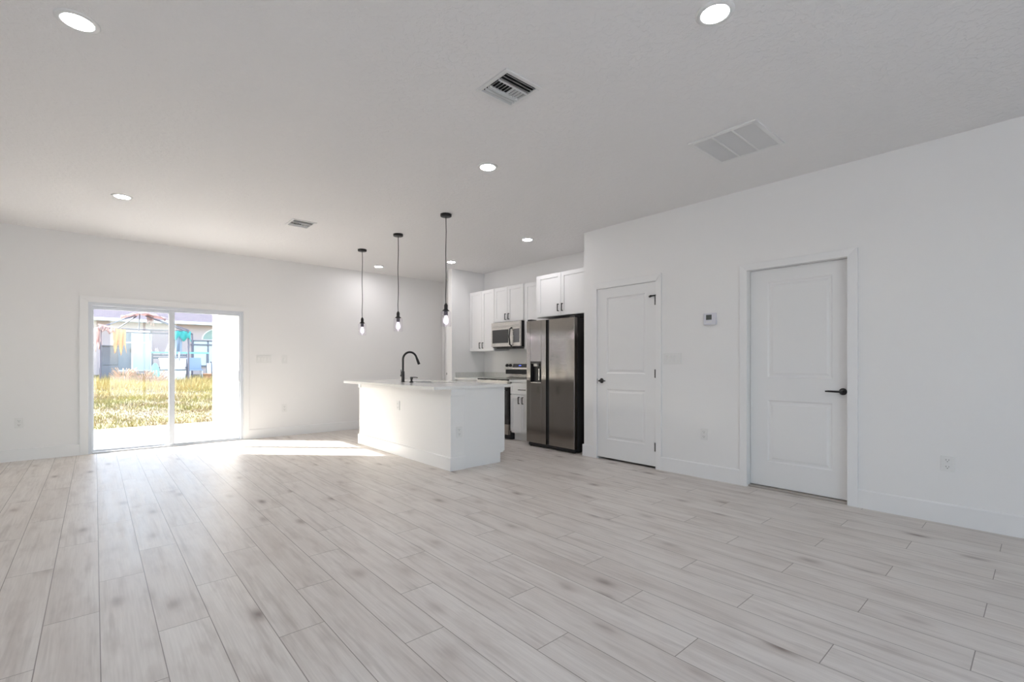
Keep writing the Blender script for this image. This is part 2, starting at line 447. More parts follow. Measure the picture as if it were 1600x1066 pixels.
# ------------------------------------------------------------------ baseboards
BH, BT = 0.146, 0.015
def base_x(mb, x0, x1, y, s=-1):      # board on a wall facing -y
    mb.prism([(y, 0), (y + s * BT, 0), (y + s * BT, BH - .008), (y + s * (BT - .006), BH), (y, BH)], 'x', x0, x1)
def base_y(mb, y0, y1, x, s=-1):      # board on a wall facing -x
    pts = [(x, 0), (x + s * BT, 0), (x + s * BT, BH - .008), (x + s * (BT - .006), BH), (x, BH)]
    mb.prism(pts, 'y', y0, y1)
mb = MB(); base_x(mb, XL, -0.146, YB); base_x(mb, 1.778, XH, YB)
struct('baseboard_back', mb, M['trim'])
mb = MB(); base_y(mb, YN, 1.011, XR); base_y(mb, 1.946, 2.782, XR); base_y(mb, 3.72, YC + BT, XR); base_x(mb, XR, 4.72, YC, 1)
struct('baseboard_right', mb, M['trim'])
mb = MB(); base_y(mb, YN, YB, XL, 1)
struct('baseboard_left', mb, M['trim'])
mb = MB(); base_x(mb, XL, XR, YN, 1)
struct('baseboard_rear', mb, M['trim'])

# ------------------------------------------------------------------ interior doors on the right wall
def panel_slab(y0, y1, z0, z1, xf, th, panels):
    """two-panel moulded slab; front face looks towards -x"""
    mb = MB(); zs = sorted(panels, key=lambda p: p[2]); py0, py1 = panels[0][0], panels[0][1]
    mb.box(xf, xf + th, y0, py0, z0, z1).box(xf, xf + th, py1, y1, z0, z1)
    edges = [z0] + [q for p in zs for q in (p[2], p[3])] + [z1]
    for a, b in zip(edges[0::2], edges[1::2]): mb.box(xf, xf + th, py0, py1, a, b)
    for (a, b, c, d) in zs:
        rings = [(0, 0), (.012, .009), (.026, .009), (.044, .003)]
        vv = []; ff = []
        for ins, dep in rings:
            vv += [(xf + dep, a + ins, c + ins), (xf + dep, b - ins, c + ins), (xf + dep, b - ins, d - ins), (xf + dep, a + ins, d - ins)]
        for i in range(len(rings) - 1):
            for q in range(4):
                p, r = i * 4 + q, i * 4 + (q + 1) % 4
                ff.append((p, r, r + 4, p + 4))
        l = (len(rings) - 1) * 4; ff.append((l, l + 1, l + 2, l + 3))
        mb.add(vv, ff)
        mb.box(xf + th - .012, xf + th, a, b, c, d)
    return mb

def casing_x(y0, y1, ztop, x, w0, w1, wt, t=0.018):
    """flat casing with mitred head on a wall facing -x: opening y0..y1, outer w0, w1"""
    mb = MB()
    mb.prism([(w0, 0), (y0, 0), (y0, ztop), (w0, wt)], 'x', x - t, x)
    mb.prism([(y1, 0), (w1, 0), (w1, wt), (y1, ztop)], 'x', x - t, x)
    mb.prism([(y0, ztop), (y1, ztop), (w1, wt), (w0, wt)], 'x', x - t, x)
    return mb

def lever(y, z, x, dirn, r=0.03, ln=0.1):
    """round rose with a slim lever pointing along dirn (+1 towards +y)"""
    mb = MB().lathe([(.0001, 0), (r, 0), (r, -.006), (r * .9, -.011), (.0001, -.011)], 28, 'x', (x, y, z))
    rose = mb
    lv = MB().tube([(x - .01, y, z), (x - .045, y, z)], .010, 12)
    lv.tube([(x - .045, y - dirn * .012, z), (x - .047, y + dirn * .03, z), (x - .047, y + dirn * ln * .8, z + .001), (x - .046, y + dirn * ln, z)], [.010, .009, .0075, .006], 12)
    return rose, lv

# door_1: pantry door, flush with the wall, black hinges
d1 = panel_slab(D1[0] + .003, D1[1] - .003, 0.026, D1[2] - .003, XR - .002, .035,
                [(2.99, 3.522, .25, .857), (2.99, 3.522, 1.045, 1.957)])
o = struct('door_1', d1, M['door'], origin=(XR, D1[0], 0)); o['category'] = 'door'
o['label'] = 'narrow white two-panel pantry door beside the fridge with black hinges on its right'
def dpart(par, name, mb, material, org, bevel=0.0, label=None):
    q = mb.build(name, material, par, org, bevel)
    if label: q['label'] = label
    return q
og = (XR, D1[0], 0)
dpart(o, 'casing', casing_x(D1[0], D1[1], D1[2], XR, 2.782, 3.72, 2.149), M['trim'], og, .002)
rose, lv = lever(3.594, .954, XR - .002, -1, .03, .085)
h_ = dpart(o, 'handle_rose', rose, M['black'], og); dpart(h_, 'lever', lv, M['black'], og)
dpart(o, 'latch_plate', MB().box(XR - .006, XR + .012, 3.6605, 3.6705, .918, .977), M['black'], og, .001)
for i, (za, zb) in enumerate(((1.811, 1.914), (1.005, 1.099), (.193, .289))):
    hb = MB().tube([(XR - .010, 2.853, za), (XR - .010, 2.853, zb)], .010, 12)
    hb.box(XR - .006, XR, 2.840, 2.868, za, zb)
    hh = dpart(o, 'hinge', hb, M['black'], og)
    if i == 0:
        st = MB().tube([(XR - .010, 2.832, 1.916), (XR - .020, 2.905, 1.913)], .007, 8)
        st.tube([(XR - .020, 2.905, 1.913), (XR - .008, 2.928, 1.909)], .012, 10).ball((XR - .010, 2.851, 1.916), .011)
        dpart(hh, 'door_stop', st, M['black'], og)
struct('trim_1', MB().box(XR, XR + WT, D1[1] - .002, D1[1], 0, D1[2]).box(XR + .036, XR + .05, D1[0], D1[0] + .012, 0, D1[2]), M['trim'])

# door_2: set back in its jamb
XS = XR + .06
d2 = panel_slab(D2[0] + .003, D2[1] - .003, 0.022, D2[2] - .003, XS, .035,
                [(1.205, 1.722, .25, .824), (1.205, 1.722, 1.035, 1.922)])
o = struct('door_2', d2, M['door'], origin=(XR, D2[0], 0)); o['category'] = 'door'
o['label'] = 'white two-panel door recessed in its jamb nearest the camera with a black lever'
og = (XR, D2[0], 0)
dpart(o, 'casing', casing_x(D2[0], D2[1], D2[2], XR, 1.011, 1.946, 2.104), M['trim'], og, .002)
rose, lv = lever(1.129, .928, XS, 1, .029, .118)
h_ = dpart(o, 'handle_rose', rose, M['black'], og); dpart(h_, 'lever', lv, M['black'], og)
dpart(o, 'threshold', MB().box(XR + .012, XS + .05, D2[0], D2[1], 0, .016),
      mat('grey_wood_threshold', (0.42, 0.38, 0.34), 0.5), og, .003, 'thin grey-brown threshold strip')
struct('trim_2', MB().box(XR + .095, XR + .107, D2[1] - .014, D2[1], 0, D2[2]).box(XR + .095, XR + .107, D2[0], D2[0] + .014, 0, D2[2]), M['trim'])

# ------------------------------------------------------------------ hall behind the kitchen end wall
mb = MB().box(4.67, 4.74, YW + WT, YW + WT + .055, 0, 2.06)
mb.box(4.67, XH, YW + WT, YW + WT + .02, 2.06, 2.13)
o = struct('trim_3', mb, M['trim'], .002)
MB().box(4.666, 4.671, 7.022, 7.034, .965, 1.0).build('strike_plate', M['black'], o)
mb = MB().box(XH - .018, XH, 8.045, YB - .002, 0, 2.03).box(XH - .018, XH, 7.1, YB - .002, 2.03, 2.10)
struct('trim_4', mb, M['trim'], .002)
struct('door_4', MB().box(XH - .004, XH - .001, 7.2, 8.045, .01, 2.03), M['door'])

# ------------------------------------------------------------------ sliding glass door
YS = YB - .012
mb = MB()   # casing
for p in ([(-.146, 0), (-.061, 0), (-.061, 1.955), (-.146, 2.026)], [(1.70, 0), (1.778, 0), (1.778, 2.03), (1.70, 1.955)], [(-.061, 1.955), (1.70, 1.955), (1.778, 2.03), (-.146, 2.026)]):
    mb.prism(p, 'y', YB - .016, YB)
fr = MB()
fr.box(-.061, -.024, YB - .004, YB + .13, 0, 1.955).box(1.663, 1.70, YB - .004, YB + .13, 0, 1.955)
fr.box(-.024, 1.663, YB - .004, YB + .13, 1.915, 1.955).box(-.024, 1.663, YB - .004, YB + .13, 0, .018)
o = struct('door_3', fr, M['alu'], .002, origin=(0.82, YB, 0)); o['category'] = 'door'
o['label'] = 'white framed sliding glass patio door open to view of the dry lawn'
og = (0.82, YB, 0)
dpart(o, 'casing', mb, M['trim'], og, .002)
def sash(x0, x1, gx0, gx1, gz0, gz1, z1, y):
    b = MB().box(x0, gx0, y - .016, y + .016, .018, z1).box(gx1, x1, y - .016, y + .016, .018, z1)
    b.box(gx0, gx1, y - .016, y + .016, .018, gz0).box(gx0, gx1, y - .016, y + .016, gz1, z1)
    return b
p1 = dpart(o, 'fixed_panel', sash(-.026, .84, -.010, .782, .040, 1.872, 1.916, YB + .085), M['alu'], og, .002)
dpart(p1, 'glass_pane', MB().box(-.012, .784, YB + .082, YB + .088, .038, 1.874), M['pane'], og)
p2 = dpart(o, 'sliding_panel', sash(.782, 1.664, .846, 1.648, .037, 1.888, 1.916, YB + .035), M['alu'], og, .002)
dpart(p2, 'glass_pane', MB().box(.844, 1.65, YB + .032, YB + .038, .035, 1.89), M['pane'], og)
hd = MB().tube([(1.652, YB + .02, 1.065), (1.644, YB - .02, 1.06), (1.630, YB - .045, 1.03), (1.626, YB - .05, .975), (1.630, YB - .045, .915), (1.644, YB - .02, .885), (1.652, YB + .02, .88)], .008, 10)
hd.box(1.648, 1.668, YB + .012, YB + .022, .87, 1.08)
dpart(p2, 'pull_handle', hd, M['alu'], og)

# ------------------------------------------------------------------ wall plates (outlets, switches, thermostat)
def place(t, loc, rz): t.o.location = loc; t.o.rotation_euler = (0, 0, rz)
FACE_Y, FACE_X = 0.0, -PI / 2          # plate looks towards -y / towards -x
def outlet(label, loc, rz, w=.075, h=.118, group=None, cat='power outlet', t=.006):
    th = Thing('power_outlet', label, cat, loc, rz, group, local=True)
    th.part('cover_plate', MB().box(-w / 2, w / 2, -t, 0, -h / 2, h / 2), M['plastic'], bevel=.002)
    for s in (-1, 1):
        r = th.part('receptacle', MB().box(-.0165, .0165, -t - .002, -t + .001, s * .024 - .017, s * .024 + .017), M['plastic'], bevel=.004)
        sl = MB().box(-.009, -.0065, -t - .0026, -t, s * .024 - .002, s * .024 + .008).box(.0065, .009, -t - .0026, -t, s * .024 - .002, s * .024 + .007)
        sl.box(-.0025, .0025, -t - .0026, -t, s * .024 - .012, s * .024 - .007)
        th.part('slots', sl, M['plastic_shade'], r)
    return th
def switches(label, loc, rz, gang, w, h, kind='rocker', t=.008):
    th = Thing('light_switch', label, 'light switch', loc, rz, None, local=True)
    th.part('cover_plate', MB().box(-w / 2, w / 2, -t, 0, -h / 2, h / 2), M['plastic'], bevel=.002)
    pitch = .046
    for g in range(gang):
        c = (g - (gang - 1) / 2) * pitch
        b = MB().hexa([(c - .015, -t, -.033), (c + .015, -t, -.033), (c + .015, 0, -.033), (c - .015, 0, -.033)],
                      [(c - .015, -t - .008, .033), (c + .015, -t - .008, .033), (c + .015, 0, .033), (c - .015, 0, .033)])
        th.part('rocker', b, M['plastic'], bevel=.001)
    return th
outlet('white power outlet low on the back wall left of the patio door', (-.677, YB, .454), FACE_Y, .074, .122)
outlet('white power outlet low on the back wall right of the patio door', (2.288, YB, .446), FACE_Y, .08, .13)
switches('wide white switch plate on the back wall beside the patio door casing', (1.984, YB, 1.23), FACE_Y, 4, .215, .122)
switches('small single white switch plate on the back wall farther from the patio door', (2.29, YB, 1.231), FACE_Y, 1, .08, .125)
switches('white four-gang switch plate on the right wall beside the pantry door', (XR, 2.656, 1.216), FACE_X, 4, .208, .12)
outlet('white power outlet on the right wall between the two doors', (XR, 2.302, .447), FACE_X, .076, .115)
outlet('white power outlet on the right wall nearest the camera', (XR, .476, .438), FACE_X, .076, .114)
th = Thing('thermostat', 'small white wall thermostat with grey screen between the two doors', 'thermostat', (XR, 2.235, 1.61), FACE_X, local=True)
th.part('housing', MB().box(-.062, .062, -.027, 0, -.058, .058), mat('thermostat_plastic', (.70, .70, .76), .4), bevel=.005, seg=3)
th.part('screen', MB().box(-.035, .022, -.0285, -.026, -.008, .042), M['lcd'], label='grey display screen')
for i in range(3): th.part('button', MB().box(-.034 + i * .02, -.018 + i * .02, -.0285, -.026, -.035, -.024), M['plastic'], bevel=.001)

# ------------------------------------------------------------------ ceiling fixtures
def downlight(loc, label):
    th = Thing('recessed_downlight', label, 'ceiling light', loc, 0, 'recessed ceiling lights', local=True)
    th.part('trim_ring', MB().lathe([(.061, .0), (.061, -.0065), (.065, -.0075), (.079, -.0065), (.086, -.002), (.086, 0)], 40), M['plastic'])
    th.part('lens', MB().lathe([(.0001, -.006), (.03, -.006), (.0615, -.006)], 40), M['lens'], label='glowing white lens')
    return th
dl0 = downlight((-.062, 3.092, H), 'round lit ceiling light in the upper left corner of the photo')
for x, y, lb in ((2.187, 1.033, 'round lit ceiling light at the top edge, nearest the camera'),
                 (.204, 6.045, 'round lit ceiling light nearest the sliding patio door'),
                 (2.471, 3.105, 'round lit ceiling light between the square supply vent and the pendants'),
                 (4.315, 4.576, 'round lit ceiling light above the kitchen in front of the fridge'),
                 (3.62, 7.527, 'round lit ceiling light near the back wall between two pendant cords'),
                 (4.34, 6.404, 'round lit ceiling light beside the cord of the nearest pendant')):
    c = copy_tree(dl0.o); c.location = (x, y, H); c['label'] = lb

def supply_vent(cx, cy, sx, sy, label):
    th = Thing('ceiling_supply_vent', label, 'air vent', (cx, cy, H), 0, None, local=True)
    a, b = sx / 2, sy / 2; ia, ib = a - .028, b - .028
    fm = MB().box(-a, a, -b, -ib, -.008, 0).box(-a, a, ib, b, -.008, 0).box(-a, -ia, -ib, ib, -.008, 0).box(ia, a, -ib, ib, -.008, 0)
    th.part('frame', fm, M['plastic'], bevel=.003)
    th.part('duct', MB().box(-ia, ia, -ib, ib, -.0015, -.0005), M['vent_dark'], label='dark duct opening')
    def blade(p, q, tilt, along):
        # thin slanted blade from p to q (2-D), tilt shifts its lower edge
        (x0, y0), (x1, y1) = p, q; tx, ty = tilt
        t = .0012
        return [(x0, y0, -.002), (x1, y1, -.002), (x1 + t, y1 + t, -.002), (x0 + t, y0 + t, -.002)], [(x0 + tx, y0 + ty, -.015), (x1 + tx, y1 + ty, -.015), (x1 + tx + t, y1 + ty + t, -.015), (x0 + tx + t, y0 + ty + t, -.015)]
    e = ib * .36
    for i in range(3):       # bank throwing towards -y
        y = -ib + .012 + i * (ib - e) / 3
        th.part('louvre', MB().hexa(*blade((-ia, y), (ia, y), (0, -.011), 0)), M['plastic'])
    for i in range(3):       # bank throwing towards +y
        y = ib - .012 - i * (ib - e) / 3
        th.part('louvre', MB().hexa(*blade((-ia, y), (ia, y), (0, .005), 0)), M['plastic'])
    nn = 10
    for i in range(nn):      # middle bank, half each way
        x = -ia + (i + .5) * 2 * ia / nn
        th.part('louvre', MB().hexa(*blade((x, -e), (x, e), (.004 if x > 0 else -.010, 0), 1)), M['plastic'])
    th.part('divider', MB().box(-ia, ia, -e - .002, -e + .001, -.016, -.001).box(-ia, ia, e - .001, e + .002, -.016, -.001), M['plastic'])
    return th
supply_vent(1.863, 2.138, .285, .288, 'square louvred supply vent in the ceiling near the top centre')
supply_vent(1.82, 5.82, .27, .30, 'small louvred supply vent in the ceiling left of the pendant lights')
th = Thing('ceiling_return_grille', 'wide white three-section return air grille in the ceiling above the doors', 'air vent', (3.595, 1.538, H), 0, None, local=True)
a, b = .262, .244; ia, ib = a - .03, b - .03
fm = MB().box(-a, a, -b, -ib, -.012, 0).box(-a, a, ib, b, -.012, 0).box(-a, -ia, -ib, ib, -.012, 0).box(ia, a, -ib, ib, -.012, 0)
th.part('frame', fm, M['plastic'], bevel=.003)
for i in (1, 2):
    y = -ib + i * 2 * ib / 3
    th.part('divider', MB().box(-ia, ia, y - .006, y + .006, -.012, -.002), M['plastic'])
gm = MB()
for i in range(60):
    x = -ia + (i + .2) * (2 * ia - .01) / 60
    gm.hexa([(x, -ib, -.001), (x + .001, -ib, -.001), (x + .001, ib, -.001), (x, ib, -.001)], [(x + .008, -ib, -.009), (x + .009, -ib, -.009), (x + .009, ib, -.009), (x + .008, ib, -.009)])
th.part('fin_panel', gm, mat('grey_white_fins', (.70, .70, .70), .5))
th.part('filter', MB().box(-ia, ia, -ib, ib, -.0015, -.0005), mat('grey_air_filter', (0.75, 0.75, 0.75), 0.9), label='grey filter behind the fins')

# pendants
def pendant(loc, label):
    th = Thing('pendant_light', label, 'pendant light', loc, 0, 'jar pendants over the island', local=True)
    th.part('canopy', MB().lathe([(.0001, -.028), (.055, -.028), (.061, -.024), (.062, 0), (.0001, 0)], 36), M['black'])
    pts = [(.004 * math.sin(i * .9) * (1 if 0 < i < 12 else 0), .003 * math.sin(i * .7 + 1) * (1 if 0 < i < 12 else 0), -.028 - i * (.985 - .028) / 12) for i in range(13)]
    th.part('cord', MB().tube(pts, .0045, 8), M['black_plastic'])
    so = MB().lathe([(.0001, -.98), (.008, -.985), (.016, -1.0), (.020, -1.008), (.020, -1.05), (.026, -1.052), (.026, -1.06), (.037, -1.062), (.037, -1.07), (.02, -1.072), (.0001, -1.072)], 28)
    th.part('socket_cap', so, M['black'])
    th.part('lamp_holder', MB().lathe([(.0001, -1.072), (.021, -1.072), (.021, -1.115), (.017, -1.12), (.0001, -1.12)], 24),
            mat('grey_lamp_holder', (.12, .11, .14), .4), label='grey lamp holder inside the jar')
    th.part('glass_shade', MB().lathe([(.034, -1.066), (.050, -1.074), (.057, -1.088), (.058, -1.21), (.056, -1.236), (.049, -1.243)], 36), M['jar'], label='clear glass jar shade')
    bl = th.part('bulb', MB().lathe([(.013, -1.118), (.016, -1.13), (.029, -1.16), (.031, -1.18), (.026, -1.203), (.013, -1.217), (.0001, -1.22)], 24), M['bulb'], label='clear lit bulb')
    fl = MB()
    for q in range(4):
        a = q * PI / 2
        fl.tube([(.006 * math.cos(a), .006 * math.sin(a), -1.14), (.010 * math.cos(a), .010 * math.sin(a), -1.195)], .0022, 6)
    th.part('filament', fl, M['filament'], bl)
    return th
pd = pendant((2.912, 4.40, H), 'black-corded glass jar pendant nearest the camera over the island')
for y, lb in ((5.485, 'middle one of the three glass jar pendants over the island'), (6.566, 'glass jar pendant nearest the back wall over the island')):
    c = copy_tree(pd.o); c.location = (2.905, y, H); c['label'] = lb

# ------------------------------------------------------------------ kitchen island
IX0, IX1, IY0, IY1 = 2.885, 3.672, 4.265, 6.62
ZC0, ZC1 = .886, .917
th = Thing('kitchen_island', 'long white kitchen island with panelled end in the middle of the room', 'kitchen island', ((IX0 + IX1) / 2, (IY0 + IY1) / 2, 0))
kw = MB().box(IX0, 3.065, IY0, IY1, 0, ZC0)
th.part('knee_wall', kw, M['wall'], bevel=.002)
tr = MB(); base_y(tr, IY0 - BT, IY1 + BT, IX0); base_x(tr, IX0, 3.072, IY0); base_x(tr, IX0, 3.065, IY1, 1)
th.part('baseboard', tr, M['trim'])
th.part('cap_block', MB().box(IX0 - .002, 3.068, IY0 - .012, IY0, .815, ZC0), M['trim'], bevel=.002)
th.part('cap_block', MB().box(IX0 - .012, IX0, IY1 - .06, IY1 + .012, .815, ZC0), M['trim'], bevel=.002)
cb = MB().box(3.065, 3.65, IY0 + .022, IY1, .11, .69).box(3.065, 3.585, IY0 + .022, IY1, 0, .11)
cb.box(3.065, 3.65, IY0 + .022, 5.04, .69, ZC0).box(3.065, 3.65, 5.82, IY1, .69, ZC0).box(3.065, 3.15, 5.04, 5.82, .69, ZC0).box(3.60, 3.65, 5.04, 5.82, .69, ZC0)
th.part('cabinet_body', cb, M['cabinet'])
ep = MB().prism([(3.066, 0), (3.587, 0), (3.587, .132), (3.652, .132), (3.652, ZC0), (3.066, ZC0)], 'y', IY0 + .002, IY0 + .021)
th.part('end_panel', ep, M['cabinet'], bevel=.001)
# doors on the kitchen side
def shaker_x(xf, s, y0, y1, z0, z1, rail=.056):
    """shaker front facing s*x at plane xf (outer face)"""
    b = MB(); t = .02
    b.box(xf, xf - s * t, y0, y0 + rail, z0, z1).box(xf, xf - s * t, y1 - rail, y1, z0, z1)
    b.box(xf, xf - s * t, y0 + rail, y1 - rail, z0, z0 + rail).box(xf, xf - s * t, y0 + rail, y1 - rail, z1 - rail, z1)
    b.box(xf - s * .008, xf - s * t, y0 + rail, y1 - rail, z0 + rail, z1 - rail)
    return b
def pull_v(xf, s, y, z0, z1):
    r = .005
    return MB().box(xf, xf + s * .028, y - r, y + r, z0, z0 + .011).box(xf, xf + s * .028, y - r, y + r, z1 - .011, z1).box(xf + s * .02, xf + s * .031, y - r, y + r, z0, z1)
def pull_h(xf, s, z, y0, y1):
    r = .005
    return MB().box(xf, xf + s * .028, y0, y0 + .011, z - r, z + r).box(xf, xf + s * .028, y1 - .011, y1, z - r, z + r).box(xf + s * .02, xf + s * .031, y0, y1, z - r, z + r)
ys = [IY0 + .024, 4.75, 5.18, 5.61, 6.04, IY1]
for a, b in zip(ys[:-1], ys[1:]):
    d = th.part('door', shaker_x(3.672, 1, a + .002, b - .002, .125, ZC0 - .012), M['cabinet'], bevel=.001)
    th.part('pull', pull_v(3.672, 1, b - .04, .68, .79), M['black'], d)

# island worktop with an under-mounted sink opening
SX = (3.17, 3.58); SY = (5.06, 5.80); TX = (2.662, 3.735); TY = (4.245, 6.645)
mb = MB().box(TX[0], SX[0], TY[0], TY[1], ZC0, ZC1).box(SX[1], TX[1], TY[0], TY[1], ZC0, ZC1)
mb.box(SX[0], SX[1], TY[0], SY[0], ZC0, ZC1).box(SX[0], SX[1], SY[1], TY[1], ZC0, ZC1)
o = mb.build('island_worktop', M['quartz'], None, (TX[0], TY[0], ZC0))
tag(o, 'white quartz worktop overhanging the kitchen island', 'worktop')
# sink, faucet, soap dispenser
sk = MB(); zb = .70
sk.box(SX[0] - .012, SX[1] + .012, SY[0] - .012, SY[1] + .012, zb - .004, zb)
sk.box(SX[0] - .012, SX[0] - .003, SY[0] - .012, SY[1] + .012, zb, ZC0).box(SX[1] + .003, SX[1] + .012, SY[0] - .012, SY[1] + .012, zb, ZC0)
sk.box(SX[0] - .003, SX[1] + .003, SY[0] - .012, SY[0] - .003, zb, ZC0).box(SX[0] - .003, SX[1] + .003, SY[1] + .003, SY[1] + .012, zb, ZC0)
th = Thing('kitchen_sink', 'stainless under-mounted sink sunk in the island worktop', 'sink', (3.375, 5.43, zb))
th.part('basin', sk, M['sink'])
th.part('drain', MB().lathe([(.0001, zb + .003), (.035, zb + .003), (.042, zb + .001), (.042, zb)], 24, at=(3.375, 5.43, 0)), M['steel_light'])
fx, fy = 3.09, 5.70
th = Thing('kitchen_faucet', 'matt black gooseneck faucet on the island worktop', 'faucet', (fx, fy, ZC1))
th.part('body', MB().lathe([(.0001, ZC1), (.026, ZC1), (.026, ZC1 + .006), (.0215, ZC1 + .01), (.0205, ZC1 + .135), (.015, ZC1 + .145), (.0001, ZC1 + .145)], 24, at=(fx, fy, 0)), M['black'])
pts = [(fx, fy, ZC1 + .14), (fx, fy, ZC1 + .30)]; R = .098; zc = ZC1 + .302
for i in range(1, 17):
    a = PI - i * (PI * .91) / 16
    pts.append((fx + R + R * math.cos(a), fy - .02 * i / 16, zc + R * math.sin(a)))
th.part('gooseneck', MB().tube(pts, .0135, 16), M['black'])
e = Vector(pts[-1]); d = (e - Vector(pts[-2])).normalized()
th.part('spray_head', MB().tube([e, e + d * .03, e + d * .10], [.0140, .0165, .0185], 16), M['black'])
hb = MB().ball((fx - .004, fy + .038, ZC1 + .085), .016).tube([(fx, fy + .015, ZC1 + .085), (fx - .004, fy + .04, ZC1 + .085)], .011, 12)
hb.tube([(fx - .004, fy + .042, ZC1 + .09), (fx - .004, fy + .046, ZC1 + .165)], [.0055, .0045], 10)
th.part('lever_handle', hb, M['black'])
sx_, sy_ = 3.09, 5.475
th = Thing('soap_dispenser', 'short black soap dispenser beside the faucet', 'soap dispenser', (sx_, sy_, ZC1))
th.part('collar', MB().lathe([(.0001, ZC1), (.024, ZC1), (.022, ZC1 + .012), (.013, ZC1 + .022), (.013, ZC1 + .035), (.019, ZC1 + .05), (.019, ZC1 + .072), (.0001, ZC1 + .074)], 24, at=(sx_, sy_, 0)), M['black'])
th.part('nozzle', MB().tube([(sx_, sy_, ZC1 + .066), (sx_ + .055, sy_ - .008, ZC1 + .066), (sx_ + .085, sy_ - .012, ZC1 + .060)], [.007, .006, .0055], 10), M['black'])

# island outlets
t1 = outlet('white power outlet low on the end pillar of the kitchen island', (2.992, IY0, .414), FACE_Y, .074, .118)
t2 = outlet('white power outlet on the long side of the kitchen island', (IX0, 5.44, .632), FACE_X, .074, .118, t=.009)

# ------------------------------------------------------------------ kitchen cabinets
def cabinet(name, label, x0, x1, y0, y1, z0, z1, fronts, group=None, toe=False, cat='cabinet'):
    """fronts: list of (kind, y0, y1, z0, z1, pull); x0 = face plane of the doors"""
    th = Thing(name, label, cat, ((x0 + x1) / 2, (y0 + y1) / 2, z0), 0, group)
    b = MB()
    if toe: b.box(x0 + .021, x1, y0, y1, z0 + .115, z1).box(x0 + .09, x1, y0, y1, z0, z0 + .115)
    else: b.box(x0 + .021, x1, y0, y1, z0, z1)
    th.part('carcass', b, M['cabinet'], bevel=.001)
    for kind, a, c, e, g, pl in fronts:
        d = th.part('drawer' if kind == 'drawer' else 'door', shaker_x(x0, -1, a, c, e, g, .04 if kind == 'drawer' else .056), M['cabinet'], bevel=.0015)
        if pl is None: continue
        if kind == 'drawer': th.part('pull', pull_h(x0, -1, pl[0], pl[1], pl[2]), M['black'], d, bevel=.001)
        else: th.part('pull', pull_v(x0, -1, pl[0], pl[1], pl[2]), M['black'], d, bevel=.001)
    return th
XU, XB = 5.05, 4.74
KB = XK - .003
cabinet('upper_cabinet', 'tall white wall cabinet with two doors left of the microwave', XU, KB, 6.175, 6.865, 1.38, 2.428,
        [('door', 6.178, 6.510, 1.383, 2.425, (6.471, 1.424, 1.528)), ('door', 6.514, 6.862, 1.383, 2.425, (6.552, 1.424, 1.528))])
cabinet('upper_cabinet', 'short white wall cabinet directly above the microwave', XU, KB, 5.45, 6.17, 1.845, 2.424,
        [('door', 5.453, 5.825, 1.848, 2.421, (5.786, 1.879, 1.980)), ('door', 5.829, 6.167, 1.848, 2.421, (5.868, 1.879, 1.980))])
cabinet('upper_cabinet', 'narrow white wall cabinet between the microwave and the fridge', XU, KB, 4.898, 5.445, 1.385, 2.415,
        [('door', 4.901, 5.412, 1.388, 2.412, None)])
cabinet('upper_cabinet', 'deep white wall cabinet with two doors above the fridge', 4.77, KB, 3.885, 4.894, 1.822, 2.418,
        [('door', 3.895, 4.392, 1.825, 2.415, (4.358, 1.879, 1.984)), ('door', 4.396, 4.843, 1.825, 2.415, (4.434, 1.881, 1.983))])
cabinet('base_cabinet', 'white base cabinet with a drawer between range and fridge', XB, KB, 4.945, 5.405, 0, ZC0,
        [('drawer', 4.95, 5.402, .702, .862, (.772, 5.06, 5.20)), ('door', 4.95, 5.156, .14, .692, (5.116, .56, .665)), ('door', 5.16, 5.402, .14, .692, (5.20, .56, .665))], toe=True)
cabinet('base_cabinet', 'white base cabinet in the kitchen corner left of the range', XB, KB, 6.185, 6.865, 0, ZC0,
        [('drawer', 6.19, 6.860, .702, .862, (.772, 6.45, 6.60)), ('door', 6.19, 6.523, .14, .692, (6.485, .56, .665)), ('door', 6.527, 6.860, .14, .692, (6.565, .56, .665))], toe=True)
for (a, b, lb) in ((4.945, 5.408, 'short pale worktop between the range and the fridge'), (6.182, 6.867, 'pale worktop in the kitchen corner left of the range')):
    o = MB().box(XB - .022, KB, a, b, ZC0, ZC1).build('kitchen_worktop', M['quartz'], None, (XB, a, ZC0), .002); tag(o, lb, 'worktop')
mb = MB().box(4.745, XK - .022, YW - .02, YW - .001, ZC1, 1.006).box(XK - .022, XK - .002, 6.182, YW - .02, ZC1, 1.006)
o = mb.build('backsplash', M['splash'], None, (5.0, YW, ZC1), .001); tag(o, 'low stone backsplash strip in the kitchen corner above the worktop', 'backsplash')
o = MB().box(XK - .022, XK - .002, 4.945, 5.408, ZC1, 1.006).build('backsplash', M['splash'], None, (XK, 5.0, ZC1), .001); tag(o, 'low stone backsplash strip between the range and the fridge', 'backsplash')

# ------------------------------------------------------------------ refrigerator
FX, F0, F1 = 4.60, 4.003, 4.895
th = Thing('refrigerator', 'stainless side-by-side refrigerator with a black water dispenser', 'refrigerator', (5.0, 4.45, 0))
th.part('body', MB().box(4.675, 5.36, F0 + .008, F1 - .008, .03, 1.755), M['dark_body'], bevel=.004)
def fdoor(y0, y1, cut=None):
    b = MB(); z0, z1 = .058, 1.762; xa, xb = FX, FX + .064
    def outline(ya, yb, za, zb_): b.box(xa, xb, ya, yb, za, zb_)
    if cut:
        a, c, e, g = cut
        outline(y0, a, z0, z1); outline(c, y1, z0, z1); outline(a, c, z0, e); outline(a, c, g, z1)
        b.box(xa + .05, xb, a, c, e, g)
    else: outline(y0, y1, z0, z1)
    return b
DSP = (4.602, 4.815, .895, 1.19)
dl = th.part('freezer_door', fdoor(4.512, F1, DSP), M['steel'], bevel=.004, seg=3)
dr = th.part('fridge_door', fdoor(F0, 4.454), M['steel'], bevel=.004, seg=3)
